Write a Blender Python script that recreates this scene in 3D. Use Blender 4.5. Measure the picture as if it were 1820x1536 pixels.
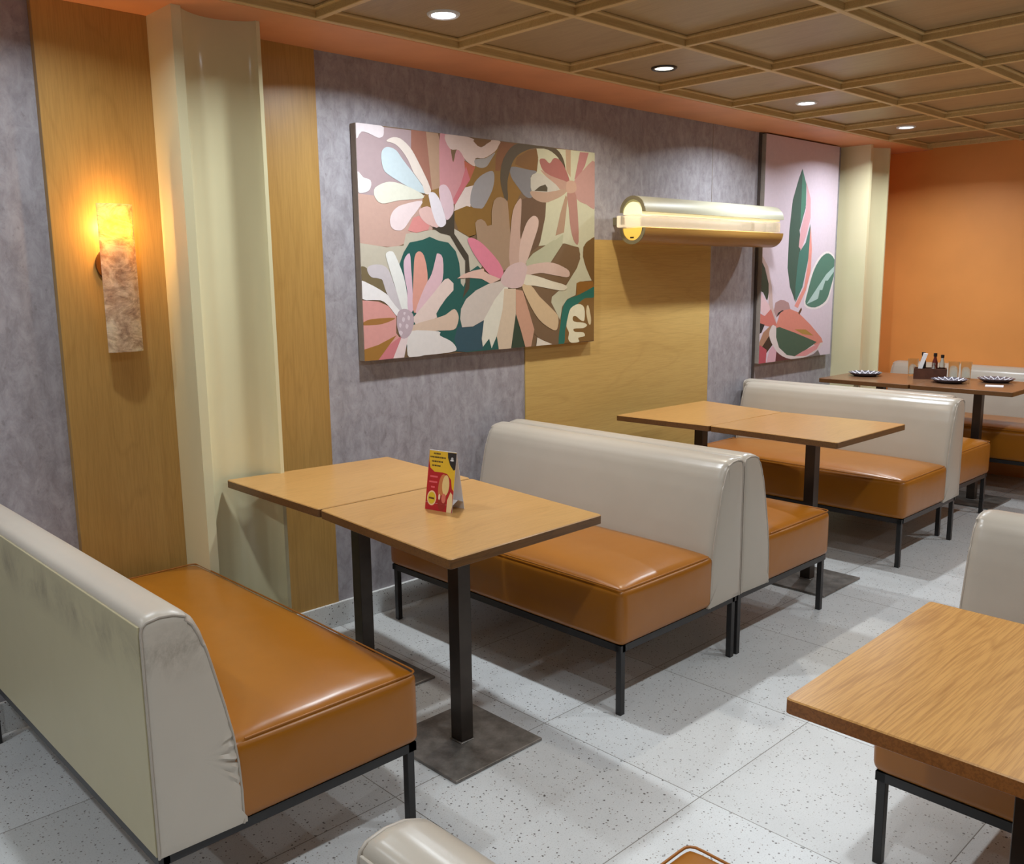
import bpy, bmesh, math, random
from mathutils import Vector, Matrix
from mathutils.geometry import tessellate_polygon

for o in list(bpy.data.objects):
    bpy.data.objects.remove(o)
SC = bpy.context.scene
COL = SC.collection
PI = math.pi

# ------------------------------------------------------------------ camera
F_PX, YAW, PITCH, ROLL = 1610.7, math.radians(43.833), math.radians(-9.844), math.radians(-0.646)
CAM_POS = Vector((0.0, -3.164, 1.4616))
fwd = Vector((math.sin(YAW) * math.cos(PITCH), math.cos(YAW) * math.cos(PITCH), math.sin(PITCH)))
right0 = Vector((math.cos(YAW), -math.sin(YAW), 0))
up0 = right0.cross(fwd)
right = right0 * math.cos(ROLL) + up0 * math.sin(ROLL)
up = -right0 * math.sin(ROLL) + up0 * math.cos(ROLL)
cam_data = bpy.data.cameras.new('camera')
cam_data.sensor_fit = 'HORIZONTAL'
cam_data.sensor_width = 36.0
cam_data.lens = F_PX / 1820 * 36.0
cam_data.clip_start = 0.02
cam = bpy.data.objects.new('camera', cam_data)
COL.objects.link(cam)
m = Matrix((right, up, -fwd)).transposed().to_4x4()
m.translation = CAM_POS
cam.matrix_world = m
SC.camera = cam

# ------------------------------------------------------------------ world, exposure
world = bpy.data.worlds.new('world')
world.use_nodes = True
world.node_tree.nodes['Background'].inputs[0].default_value = (0.8, 0.85, 1.0, 1)
world.node_tree.nodes['Background'].inputs[1].default_value = 0.3
SC.world = world
SC.view_settings.view_transform = 'Standard'
SC.view_settings.look = 'None'
SC.view_settings.gamma = 1.0
SC.view_settings.use_curve_mapping = False
SC.view_settings.exposure = 0.0
SC.cycles.use_denoising = True
SC.cycles.max_bounces = 12
SC.cycles.diffuse_bounces = 8
SC.cycles.sample_clamp_indirect = 6.0

# downlights: three rows over the room, power of each lens in watts
LIGHT_ROWS = (-0.594, -2.5, -4.4)
LIGHT_COLS = (-1.64, -0.37, 0.894, 2.16, 3.426, 4.692, 5.958)
LIGHT_W = 17.0
ROWMUL = (1.0, 0.5, 0.2)
SCONCE_W = 16.0

CEIL = 2.32       # underside of beams and border
PANEL = 2.357     # underside of coffer panels
X_LEFT, X_END, Y_FRONT = -2.6, 6.95, -6.2

# ------------------------------------------------------------------ material helpers
def lin(c):
    c = c / 255.0
    return c / 12.92 if c <= 0.04045 else ((c + 0.055) / 1.055) ** 2.4
def rgb(r, g, b):
    return (lin(r), lin(g), lin(b), 1.0)

class Mat:
    def __init__(s, name):
        s.m = bpy.data.materials.new(name); s.m.use_nodes = True
        s.nt = s.m.node_tree; s.b = s.nt.nodes['Principled BSDF']
    def n(s, kind, **kw):
        nd = s.nt.nodes.new(kind)
        for k, v in kw.items():
            if isinstance(v, tuple) and k.startswith('i_'):
                pass
            setattr(nd, k, v)
        return nd
    def l(s, a, b): s.nt.links.new(a, b)
    def coords(s, scale=(1, 1, 1), loc=(0, 0, 0), rot=(0, 0, 0), kind='Object'):
        tc = s.n('ShaderNodeTexCoord'); mp = s.n('ShaderNodeMapping')
        mp.inputs['Scale'].default_value = scale; mp.inputs['Location'].default_value = loc
        mp.inputs['Rotation'].default_value = rot
        s.l(tc.outputs[kind], mp.inputs[0]); return mp.outputs[0]
    def noise(s, vec, scale=5, detail=4, rough=0.5, dist=0.0):
        nd = s.n('ShaderNodeTexNoise')
        nd.inputs['Scale'].default_value = scale; nd.inputs['Detail'].default_value = detail
        nd.inputs['Roughness'].default_value = rough; nd.inputs['Distortion'].default_value = dist
        if vec is not None: s.l(vec, nd.inputs['Vector'])
        return nd.outputs['Fac']
    def ramp(s, fac, stops, interp='LINEAR'):
        nd = s.n('ShaderNodeValToRGB'); nd.color_ramp.interpolation = interp
        while len(nd.color_ramp.elements) < len(stops): nd.color_ramp.elements.new(0.5)
        for e, (p, c) in zip(nd.color_ramp.elements, stops): e.position = p; e.color = c
        s.l(fac, nd.inputs[0]); return nd.outputs[0]
    def mix(s, a, b, fac, mode='MIX'):
        nd = s.n('ShaderNodeMix'); nd.data_type = 'RGBA'; nd.blend_type = mode
        for v, k in ((fac, 0), (a, 6), (b, 7)):
            if hasattr(v, 'links') or isinstance(v, bpy.types.NodeSocket): s.l(v, nd.inputs[k])
            else: nd.inputs[k].default_value = v
        return nd.outputs[2]
    def math(s, op, a, b=None):
        nd = s.n('ShaderNodeMath'); nd.operation = op
        for i, v in enumerate((a, b)):
            if v is None: continue
            if isinstance(v, bpy.types.NodeSocket): s.l(v, nd.inputs[i])
            else: nd.inputs[i].default_value = v
        return nd.outputs[0]
    def set(s, color=None, rough=None, metal=None, spec=None, coat=None):
        if color is not None:
            if isinstance(color, bpy.types.NodeSocket): s.l(color, s.b.inputs['Base Color'])
            else: s.b.inputs['Base Color'].default_value = color
        if rough is not None:
            if isinstance(rough, bpy.types.NodeSocket): s.l(rough, s.b.inputs['Roughness'])
            else: s.b.inputs['Roughness'].default_value = rough
        if metal is not None: s.b.inputs['Metallic'].default_value = metal
        if spec is not None: s.b.inputs['Specular IOR Level'].default_value = spec
        if coat is not None: s.b.inputs['Coat Weight'].default_value = coat
        return s
    def bump(s, h, strength=0.2, dist=0.01):
        nd = s.n('ShaderNodeBump'); nd.inputs['Strength'].default_value = strength
        nd.inputs['Distance'].default_value = dist
        s.l(h, nd.inputs['Height']); s.l(nd.outputs[0], s.b.inputs['Normal']); return s

def plain(name, c, rough=0.5, metal=0.0, spec=0.5, vary=0.06, scale=30):
    M = Mat(name); v = M.coords()
    f = M.noise(v, scale, 3)
    lo = tuple(x * (1 - vary) for x in c[:3]) + (1,); hi = tuple(min(1, x * (1 + vary)) for x in c[:3]) + (1,)
    M.set(M.ramp(f, [(0.3, lo), (0.7, hi)]), rough, metal, spec)
    return M.m

def wood(name, dark, mid, light, axis='X', rough=0.35, ring=7.0, coat=0.0, contrast=1.0, spec=0.5):
    """grain that runs along the given axis, with cathedral figure and fine pores"""
    M = Mat(name)
    st = {'X': (0.16, 1, 1), 'Y': (1, 0.16, 1), 'Z': (1, 1, 0.13)}[axis]
    fine = {'X': (0.03, 1, 1), 'Y': (1, 0.03, 1), 'Z': (1, 1, 0.03)}[axis]
    v = M.coords(st); vf = M.coords(fine)
    n1 = M.noise(v, ring, 2, 0.4, 0.3)
    w = M.math('FRACT', M.math('MULTIPLY', n1, 9.0))
    w = M.math('PINGPONG', w, 0.5)
    n2 = M.noise(vf, 260, 3, 0.6)
    n3 = M.noise(v, 2.2, 3, 0.5)
    c = M.ramp(n3, [(0.3, mid), (0.7, light)])
    g = M.ramp(w, [(0.0, (1, 1, 1, 1)), (0.12, (0, 0, 0, 1))])
    c = M.mix(c, dark, M.math('MULTIPLY', g, 0.22 * contrast))
    p = M.ramp(n2, [(0.42, (1, 1, 1, 1)), (0.55, (0, 0, 0, 1))])
    c = M.mix(c, dark, M.math('MULTIPLY', p, 0.28 * contrast))
    M.set(c, rough, spec=spec, coat=coat)
    M.bump(n2, 0.05, 0.002)
    return M.m

MAT = {}
# grey plaster-look laminate of the walls
M = Mat('wall_grey_plaster'); v = M.coords((1, 1, 0.6)); vs = M.coords((2, 2, 0.45))
n1 = M.noise(v, 2.4, 5, 0.6, 0.3); n2 = M.noise(vs, 8, 5, 0.7, 0.3); n3 = M.noise(v, 22, 5, 0.75, 0.5)
c = M.ramp(n1, [(0.3, rgb(136, 131, 136)), (0.5, rgb(152, 147, 153)), (0.7, rgb(166, 163, 169))])
c = M.mix(c, M.ramp(n2, [(0.32, rgb(118, 112, 116)), (0.68, rgb(178, 175, 182))]), 0.36)
c = M.mix(c, M.ramp(n3, [(0.36, rgb(122, 115, 117)), (0.62, rgb(190, 187, 191))]), 0.34)
c = M.mix(c, rgb(112, 106, 106), M.math('MULTIPLY', M.ramp(M.noise(v, 48, 3, 0.6), [(0.62, (0, 0, 0, 1)), (0.7, (1, 1, 1, 1))]), 0.4))
M.set(c, 0.42, spec=0.4); M.bump(n3, 0.04, 0.003); MAT['plaster'] = M.m

MAT['wood_v'] = wood('oak_laminate_upright', rgb(112, 76, 30), rgb(168, 128, 66), rgb(186, 148, 84), 'Z', 0.38, 5.5, contrast=0.55)
MAT['wood_h'] = wood('oak_laminate_level', rgb(134, 98, 44), rgb(188, 154, 86), rgb(206, 174, 106), 'X', 0.5, 4.0, contrast=0.55)
MAT['table'] = wood('oak_tabletop', rgb(116, 74, 32), rgb(182, 136, 78), rgb(198, 154, 94), 'X', 0.3, 9.0, contrast=0.6)
MAT['table_grained'] = wood('oak_tabletop_grained', rgb(124, 72, 26), rgb(198, 146, 80), rgb(210, 160, 94), 'X', 0.3, 8.0, contrast=1.15)
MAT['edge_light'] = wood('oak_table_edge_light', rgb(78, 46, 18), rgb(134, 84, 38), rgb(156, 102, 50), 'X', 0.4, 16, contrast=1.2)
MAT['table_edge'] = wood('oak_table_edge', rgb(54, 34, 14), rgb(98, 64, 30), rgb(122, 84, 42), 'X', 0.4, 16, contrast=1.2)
MAT['dark_table'] = wood('brown_tabletop', rgb(60, 38, 24), rgb(128, 92, 66), rgb(146, 106, 76), 'X', 0.25, 7.5, contrast=0.8)
MAT['ceiling_panel'] = wood('ceiling_plywood', rgb(112, 86, 54), rgb(152, 126, 88), rgb(168, 142, 102), 'Y', 0.42, 4.0, contrast=0.7)
MAT['beam'] = wood('ceiling_pine', rgb(140, 108, 62), rgb(196, 164, 108), rgb(212, 182, 126), 'X', 0.45, 6.0, contrast=0.7)
MAT['orange'] = plain('orange_paint', rgb(232, 154, 80), 0.5, vary=0.05, scale=3)
MAT['soffit'] = plain('border_orange_paint', rgb(214, 146, 100), 0.5, vary=0.08, scale=4)
MAT['cream_gloss'] = plain('cream_gloss_paint', rgb(224, 216, 176), 0.14, vary=0.02, scale=4)
MAT['white_paint'] = plain('grey_brown_paint', rgb(120, 112, 104), 0.6, vary=0.02, scale=3)
MAT['steel'] = plain('black_steel', rgb(66, 58, 52), 0.32, 0.6, vary=0.15, scale=14)
MAT['leg'] = plain('black_powder_coat', rgb(42, 40, 40), 0.42, 0.2, vary=0.1)
M = Mat('worn_base_steel'); v = M.coords()
M.set(M.ramp(M.noise(v, 14, 5, 0.65), [(0.3, rgb(84, 79, 74)), (0.55, rgb(122, 117, 111)), (0.75, rgb(146, 140, 134))]), 0.4, 0.35); MAT['plate_steel'] = M.m

def leather(name, c, rough, stain=None, tone=0.05):
    M = Mat(name); v = M.coords()
    base = M.ramp(M.noise(v, 3.0, 4, 0.6), [(0.3, tuple(x * (1 - tone) for x in c[:3]) + (1,)), (0.7, tuple(min(1, x * (1 + tone)) for x in c[:3]) + (1,))])
    if stain:
        tc = M.n('ShaderNodeTexCoord'); sx = M.n('ShaderNodeSeparateXYZ'); M.l(tc.outputs['Object'], sx.inputs[0])
        # rubbed dirt along the top edge of the back, its own patchy shape
        band = M.ramp(M.math('ABSOLUTE', M.math('SUBTRACT', sx.outputs[2], 0.70)), [(0.0, (1, 1, 1, 1)), (0.075, (0, 0, 0, 1))])
        patch = M.ramp(M.noise(v, 7, 6, 0.75, 0.5), [(0.42, (0, 0, 0, 1)), (0.66, (1, 1, 1, 1))])
        base = M.mix(base, stain, M.math('MULTIPLY', M.math('MULTIPLY', band, patch), 0.8))
    n = M.noise(v, 260, 2, 0.6)
    M.set(base, rough, spec=0.5)
    b1 = M.n('ShaderNodeBump'); b1.inputs['Strength'].default_value = 0.22; b1.inputs['Distance'].default_value = 0.02
    M.l(M.noise(v, 5.0, 2, 0.5), b1.inputs['Height'])
    b2 = M.n('ShaderNodeBump'); b2.inputs['Strength'].default_value = 0.08; b2.inputs['Distance'].default_value = 0.001
    M.l(n, b2.inputs['Height']); M.l(b1.outputs[0], b2.inputs['Normal']); M.l(b2.outputs[0], M.b.inputs['Normal'])
    return M.m
MAT['tan_leather'] = leather('tan_leatherette', rgb(156, 95, 20), 0.3)
MAT['beige_leather'] = leather('beige_leatherette', rgb(178, 168, 154), 0.3, tone=0.03)
MAT['beige_dirty'] = leather('beige_leatherette_rubbed', rgb(192, 182, 168), 0.36, stain=rgb(120, 108, 94), tone=0.03)
MAT['back_olive_tint'] = leather('beige_olive_light_tint', rgb(188, 177, 142), 0.42, stain=rgb(130, 118, 98), tone=0.03)  # bench's beige with the olive cast of the light put into its colour, plus dirt
MAT['tan_piping'] = plain('tan_piping', rgb(158, 96, 28), 0.4)
MAT['beige_piping'] = plain('beige_piping', rgb(176, 165, 152), 0.4)

# terrazzo floor with thin joints
def terrazzo(name, joints=True):
    M = Mat(name); v = M.coords()
    base = M.ramp(M.noise(v, 2.5, 4, 0.6), [(0.3, rgb(204, 206, 206)), (0.7, rgb(220, 222, 222))])
    base = M.mix(base, rgb(150, 148, 142), M.math('MULTIPLY', M.ramp(M.noise(v, 260, 3, 0.7), [(0.55, (0, 0, 0, 1)), (0.68, (1, 1, 1, 1))]), 0.55))
    for sc, thr, cut, dark in ((60, 0.17, 0.58, rgb(56, 44, 38)), (105, 0.20, 0.55, rgb(108, 92, 80)), (34, 0.10, 0.60, rgb(44, 38, 36))):
        vo = M.n('ShaderNodeTexVoronoi'); vo.inputs['Scale'].default_value = sc; M.l(M.mix(v, M.n('ShaderNodeTexNoise').outputs[1], 0.0), vo.inputs['Vector'])
        M.l(v, vo.inputs['Vector'])
        d = M.math('ADD', vo.outputs['Distance'], M.math('MULTIPLY', M.math('SUBTRACT', M.noise(v, sc * 2.3, 2), 0.5), 0.3))
        near = M.math('LESS_THAN', d, thr)
        sp = M.n('ShaderNodeSeparateColor'); M.l(vo.outputs['Color'], sp.inputs[0])
        pick = M.math('GREATER_THAN', sp.outputs[0], cut)
        base = M.mix(base, dark, M.math('MULTIPLY', M.math('MULTIPLY', near, pick), 0.85))
    if joints:
        tc = M.n('ShaderNodeTexCoord'); sx = M.n('ShaderNodeSeparateXYZ'); M.l(tc.outputs['Object'], sx.inputs[0])
        js = []
        for i, off in ((0, 2.0 + 10 * 0.61), (1, -1.83 - 10 * 0.61)):
            a = M.math('DIVIDE', M.math('ADD', sx.outputs[i], 30 * 0.61 - off), 0.61)
            fr = M.math('FRACT', a)
            dd = M.math('ABSOLUTE', M.math('SUBTRACT', fr, 0.5))
            js.append(M.math('GREATER_THAN', dd, 0.5 - 0.0022))
            js.append(M.math('FLOOR', a))
        wn = M.n('ShaderNodeTexWhiteNoise'); cb = M.n('ShaderNodeCombineXYZ')
        M.l(js[1], cb.inputs[0]); M.l(js[3], cb.inputs[1]); M.l(cb.outputs[0], wn.inputs['Vector'])
        base = M.mix(base, rgb(176, 174, 168), M.math('MULTIPLY', wn.outputs['Value'], 0.35))
        jf = M.math('MAXIMUM', js[0], js[2])
        base = M.mix(base, rgb(110, 104, 96), M.math('MULTIPLY', jf, 0.9))
    M.set(base, 0.34, spec=0.4)
    return M.m
MAT['floor'] = terrazzo('terrazzo_tiles')
MAT['terrazzo'] = terrazzo('terrazzo_skirting', False)

def emit(name, c, strength):
    M = Mat(name); v = M.coords(); f = M.noise(v, 20, 2)
    M.l(M.ramp(f, [(0, c), (1, tuple(x * 0.96 for x in c[:3]) + (1,))]), M.b.inputs['Emission Color'])
    M.b.inputs['Emission Strength'].default_value = strength
    M.set(c, 0.4)
    return M.m
MAT['lens_cool'] = emit('downlight_lens', rgb(236, 244, 255), 12.0)
MAT['lens_warm'] = emit('downlight_lens_warm', rgb(255, 248, 226), 3.2)
MAT['ring_white'] = plain('white_ring', rgb(220, 222, 224), 0.3)
MAT['ring_dark'] = plain('dark_ring', rgb(48, 42, 38), 0.3, 0.5)
MAT['glow_pale'] = emit('pale_glow_acrylic', rgb(255, 246, 196), 0.62)
MAT['glow_yellow'] = emit('yellow_glow_acrylic', rgb(255, 214, 96), 0.62)
MAT['acrylic'] = emit('frosted_acrylic', rgb(252, 240, 216), 0.2)
_b = MAT['acrylic'].node_tree.nodes['Principled BSDF']; _b.inputs['Transmission Weight'].default_value = 0.85; _b.inputs['Roughness'].default_value = 0.22; _b.inputs['IOR'].default_value = 1.2
MAT['shell_cream'] = plain('cream_shell', rgb(172, 168, 146), 0.45, vary=0.02)
MAT['shell_grey'] = plain('grey_shell_end', rgb(132, 124, 96), 0.4)
MAT['shell_gold'] = wood('golden_shell', rgb(110, 78, 30), rgb(160, 118, 58), rgb(178, 136, 72), 'X', 0.35, 6, contrast=0.5)
MAT['brass'] = plain('dark_brass', rgb(120, 78, 36), 0.35, 0.7)
MAT['bulb'] = emit('warm_bulb', rgb(255, 190, 90), 30.0)
# alabaster shade, lit from behind by the bulb
M = Mat('alabaster'); v = M.coords((1, 1, 1.6))
n1 = M.noise(v, 9, 6, 0.7, 2.2); n2 = M.noise(v, 26, 5, 0.7, 1.2)
c = M.ramp(n1, [(0.32, rgb(84, 64, 52)), (0.46, rgb(160, 138, 112)), (0.62, rgb(226, 208, 178))])
c = M.mix(c, M.ramp(n2, [(0.3, rgb(110, 88, 70)), (0.6, rgb(224, 206, 178))]), 0.35)
M.set(c, 0.35)
M.b.inputs['Subsurface Weight'].default_value = 1.0
M.b.inputs['Subsurface Radius'].default_value = (1.0, 0.75, 0.45); M.b.inputs['Subsurface Scale'].default_value = 0.032
MAT['alabaster'] = M.m
MAT['canvas_edge'] = plain('canvas_edge', rgb(150, 140, 132), 0.8)
MAT['dark_seam'] = plain('dark_wall_seam', rgb(70, 60, 56), 0.8)
M = Mat('clear_glass'); M.set(rgb(240, 246, 246), 0.03); M.b.inputs['Transmission Weight'].default_value = 1.0; M.b.inputs['IOR'].default_value = 1.45; MAT['glass'] = M.m
MAT['plate_dark'] = plain('dark_glazed_plate', rgb(92, 90, 102), 0.25)
MAT['plate_white'] = plain('white_zigzag', rgb(226, 224, 232), 0.25)
MAT['caddy'] = plain('dark_brown_wood', rgb(84, 50, 36), 0.45, vary=0.2)
MAT['paper'] = plain('white_paper', rgb(228, 226, 228), 0.7, vary=0.02)
MAT['black'] = plain('black_plastic', rgb(30, 24, 24), 0.3)
MAT['red_brown'] = plain('sauce_red_brown', rgb(92, 30, 22), 0.3)
MAT['chrome'] = plain('shaker_steel', rgb(190, 190, 190), 0.2, 0.9)

def flat_mat(c, rough=0.6):
    key = 'paint_%d_%d_%d' % c
    if key not in MAT: MAT[key] = plain('paint', rgb(*c), rough, vary=0.025, scale=60)
    return MAT[key]

# ------------------------------------------------------------------ mesh helpers
class MB:
    def __init__(s): s.v = []; s.f = []; s.mi = []
    def add(s, vs, fs, mi=0):
        o = len(s.v); s.v += [tuple(p) for p in vs]
        for f in fs: s.f.append(tuple(i + o for i in f)); s.mi.append(mi)
        return s
    def box(s, x0, x1, y0, y1, z0, z1, mi=0):
        vs = [(x, y, z) for x in (x0, x1) for y in (y0, y1) for z in (z0, z1)]
        return s.add(vs, [(0, 1, 3, 2), (4, 6, 7, 5), (0, 4, 5, 1), (2, 3, 7, 6), (0, 2, 6, 4), (1, 5, 7, 3)], mi)
    def prism(s, poly, lo, hi, axis='z', mi=0, steps=1):
        """extrude a 2D polygon; axis z -> (a,b)=(x,y); y -> (x,z); x -> (y,z)"""
        def P(a, b, t): return {'z': (a, b, t), 'y': (a, t, b), 'x': (t, a, b)}[axis]
        n = len(poly); vs = []; fs = []
        for k in range(steps + 1):
            t = lo + (hi - lo) * k / steps
            vs += [P(a, b, t) for a, b in poly]
        for k in range(steps):
            for i in range(n):
                j = (i + 1) % n; fs.append((k * n + i, k * n + j, (k + 1) * n + j, (k + 1) * n + i))
        tri = tessellate_polygon([[Vector((a, b, 0)) for a, b in poly]])
        for t in tri:
            fs.append(tuple(t)); fs.append(tuple(i + steps * n for i in reversed(t)))
        return s.add(vs, fs, mi)
    def lathe(s, prof, seg=24, c=(0, 0), mi=0, close=False):
        vs = []; fs = []; n = len(prof)
        for k in range(seg):
            a = 2 * PI * k / seg
            vs += [(c[0] + r * math.cos(a), c[1] + r * math.sin(a), z) for r, z in prof]
        for k in range(seg):
            k2 = (k + 1) % seg
            for i in range(n - 1): fs.append((k * n + i, k2 * n + i, k2 * n + i + 1, k * n + i + 1))
        return s.add(vs, fs, mi)
    def tube(s, pts, r, seg=8, closed=False, mi=0):
        P = [Vector(p) for p in pts]; n = len(P); vs = []; fs = []
        prev = None
        for i in range(n):
            t = (P[(i + 1) % n] - P[i - 1]) if closed else (P[min(i + 1, n - 1)] - P[max(i - 1, 0)])
            t.normalize()
            if prev is None:
                a = Vector((0, 0, 1)) if abs(t.z) < 0.9 else Vector((1, 0, 0))
                u = t.cross(a).normalized()
            else:
                u = (prev - t * prev.dot(t)).normalized()
            prev = u; w = t.cross(u)
            vs += [P[i] + (u * math.cos(2 * PI * k / seg) + w * math.sin(2 * PI * k / seg)) * r for k in range(seg)]
        m = n if closed else n - 1
        for i in range(m):
            j = (i + 1) % n
            for k in range(seg):
                k2 = (k + 1) % seg; fs.append((i * seg + k, i * seg + k2, j * seg + k2, j * seg + k))
        if not closed:
            fs.append(tuple(range(seg))); fs.append(tuple(reversed(range((n - 1) * seg, n * seg))))
        return s.add(vs, fs, mi)
    def soft_box(s, x0, x1, y0, y1, z0, z1, r, n=14, crown=0.0, bulge=0.0, mi=0):
        """rounded cushion: fine grid on six faces, corners rounded, top crowned, front bulged"""
        c = Vector(((x0 + x1) / 2, (y0 + y1) / 2, (z0 + z1) / 2)); h = Vector(((x1 - x0) / 2, (y1 - y0) / 2, (z1 - z0) / 2))
        idx = {}; vs = []; fs = []
        ts = [-1 + 2 * i / n for i in range(n + 1)]
        ts = [math.copysign(1 - (1 - abs(t)) ** 1.6, t) for t in ts]
        def put(p):
            k = tuple(round(q, 5) for q in p)
            if k in idx: return idx[k]
            q = Vector((p[0] * h.x, p[1] * h.y, p[2] * h.z))
            inner = Vector((max(-h.x + r, min(h.x - r, q.x)), max(-h.y + r, min(h.y - r, q.y)), max(-h.z + r, min(h.z - r, q.z))))
            d = q - inner
            if d.length > 1e-9: q = inner + d.normalized() * r
            fx = 1 - abs(p[0]) ** 4; fy = 1 - abs(p[1]) ** 6; fz = 1 - abs(p[2]) ** 2
            if p[2] > 0.5: q.z += crown * fx * fy * (p[2] - 0.5) * 2
            q.x += bulge * (1 if p[0] > 0 else 0) * abs(p[0]) ** 3 * fy * fz
            q.y += bulge * (1 if p[1] > 0 else -1) * abs(p[1]) ** 3 * fx * fz
            idx[k] = len(vs); vs.append(q + c); return idx[k]
        for ax in range(3):
            for sg in (-1, 1):
                for i in range(n):
                    for j in range(n):
                        quad = []
                        for a, b in ((i, j), (i + 1, j), (i + 1, j + 1), (i, j + 1)):
                            p = [0, 0, 0]; p[ax] = sg; p[(ax + 1) % 3] = ts[a]; p[(ax + 2) % 3] = ts[b]
                            quad.append(put(tuple(p)))
                        if sg < 0: quad.reverse()
                        fs.append(tuple(quad))
        return s.add(vs, fs, mi)
    def build(s, name, mats, parent=None, smooth=None, bevel=0.0, loc=None, kind=None, label=None):
        me = bpy.data.meshes.new(name); me.from_pydata(s.v, [], s.f)
        if not isinstance(mats, (list, tuple)): mats = [mats]
        for mm in mats: me.materials.append(mm)
        for p, i in zip(me.polygons, s.mi): p.material_index = i
        bm = bmesh.new(); bm.from_mesh(me)
        bmesh.ops.remove_doubles(bm, verts=bm.verts, dist=1e-6)
        bmesh.ops.recalc_face_normals(bm, faces=bm.faces)
        if bevel > 0:
            es = [e for e in bm.edges if len(e.link_faces) == 2 and e.calc_face_angle(0) > 0.6]
            bmesh.ops.bevel(bm, geom=es, offset=bevel, segments=2, affect='EDGES', profile=0.5, clamp_overlap=True)
        bm.to_mesh(me); bm.free()
        if smooth is not None:
            for p in me.polygons: p.use_smooth = True
            me.set_sharp_from_angle(angle=math.radians(smooth))
        o = bpy.data.objects.new(name, me); COL.objects.link(o)
        if parent: o.parent = parent
        if loc: o.location = loc
        if kind: o['kind'] = kind
        if label: o['label'] = label
        return o

def thing(name, label, cat, loc=(0, 0, 0), rz=0.0, group=None):
    o = bpy.data.objects.new(name, None); COL.objects.link(o)
    o.location = loc; o.rotation_euler = (0, 0, rz); o.empty_display_size = 0.05
    o['label'] = label; o['category'] = cat
    if group: o['group'] = group
    return o
def tag(o, label, cat, group=None):
    o['label'] = label; o['category'] = cat
    if group: o['group'] = group
    return o
def copy_tree(o, parent=None):
    c = o.copy(); COL.objects.link(c)
    if parent: c.parent = parent
    for ch in list(o.children): copy_tree(ch, c)
    return c
def place(root, loc, rz=0.0, label=None, group=None):
    root.location = loc; root.rotation_euler = (0, 0, rz)
    if label: root['label'] = label
    if group: root['group'] = group
    return root

# ------------------------------------------------------------------ setting
S = 'structure'
MB().box(X_LEFT, X_END, Y_FRONT, 0, -0.08, 0).build('floor', MAT['floor'], kind=S)
MB().box(X_LEFT - .1, X_END + .1, 0, 0.12, 0, 2.5).build('wall_back', MAT['plaster'], kind=S)
MB().box(X_END, X_END + .1, Y_FRONT, 0, 0, 2.5).build('wall_right', MAT['orange'], kind=S)
MB().box(X_LEFT - .1, X_LEFT, Y_FRONT, 0, 0, 2.5).build('wall_left', MAT['white_paint'], kind=S)
MB().box(X_LEFT - .1, X_END + .1, Y_FRONT - .1, Y_FRONT, 0, 2.5).build('wall_front', MAT['white_paint'], kind=S)
ceiling = MB().box(X_LEFT - .1, X_END + .1, Y_FRONT - .1, .12, PANEL, 2.52).build('ceiling', MAT['ceiling_panel'], kind=S)
MB().box(X_LEFT, X_END, -0.347, 0, CEIL, PANEL).build('trim_1', MAT['soffit'], kind=S, bevel=0.002)
SP = 0.633
bw = 0.012
ys = [-0.347 - bw] + [-0.962 - 0.64 * k for k in range(9)]
for y in ys:
    if y < Y_FRONT: break
    MB().box(X_LEFT, X_END, y - bw, y + bw, CEIL + .001, PANEL).box(X_LEFT, X_END, y - bw - .016, y + bw + .016, PANEL - .010, PANEL).build('ceiling_beam', MAT['beam'], ceiling, bevel=0.003)
k = -7
while 1.799 + SP * k < X_END:
    x = 1.799 + SP * k
    if x > X_LEFT: MB().box(x - bw, x + bw, Y_FRONT, -0.36, CEIL + .0025, PANEL).box(x - bw - .016, x + bw + .016, Y_FRONT, -0.36, PANEL - .0105, PANEL).build('ceiling_beam', MAT['beam'], ceiling, bevel=0.003)
    k += 1
# back wall cladding
MB().box(0.992, 1.35, -0.03, 0, 0, CEIL).build('trim_2', MAT['wood_v'], kind=S, bevel=0.0015)
MB().box(1.66, 2.003, -0.006, 0, 0, CEIL).build('trim_3', MAT['wood_v'], kind=S)
MB().box(3.128, 4.70, -0.006, 0, 0, 1.637).build('trim_4', MAT['wood_h'], kind=S)
MB().box(4.70, 4.704, -0.0015, 0, 1.637, CEIL).build('trim_5', MAT['canvas_edge'], kind=S)
MB().box(5.205, 5.222, -0.012, 0, 0.104, CEIL).build('trim_6', MAT['dark_seam'], kind=S)  # dark seam strip where the grey wall cladding ends
def pilaster(x0, x1, name):
    lip = 0.033; yf = -0.218; poly = [(x0, 0), (x0, yf), (x0 + lip, yf), (x0 + lip + .002, yf + .012)]
    a, b = x0 + lip + .002, x1 - 0.018
    for i in range(1, 24):
        t = i / 24; poly.append((a + (b - a) * t, yf + .012 + 0.062 * math.sin(PI * t) ** 0.75))
    poly += [(b, yf + .012), (x1 - 0.014, yf), (x1, yf), (x1, 0)]
    return MB().prism(poly, 0, CEIL, 'z').build(name, MAT['cream_gloss'], kind=S, smooth=35)
pilaster(1.35, 1.66, 'trim_7')
pilaster(6.29, 6.60, 'trim_8')
MB().box(6.60, X_END, -0.008, 0, 0, CEIL).build('trim_9', MAT['orange'], kind=S)
for i, (a, b) in enumerate(((1.66, 6.29), (-2.5, 0.992))):
    MB().box(a, b, -0.016, 0, 0, 0.104).build('baseboard_back' if i == 0 else 'baseboard_left', MAT['terrazzo'], kind=S, bevel=0.002)

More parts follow.
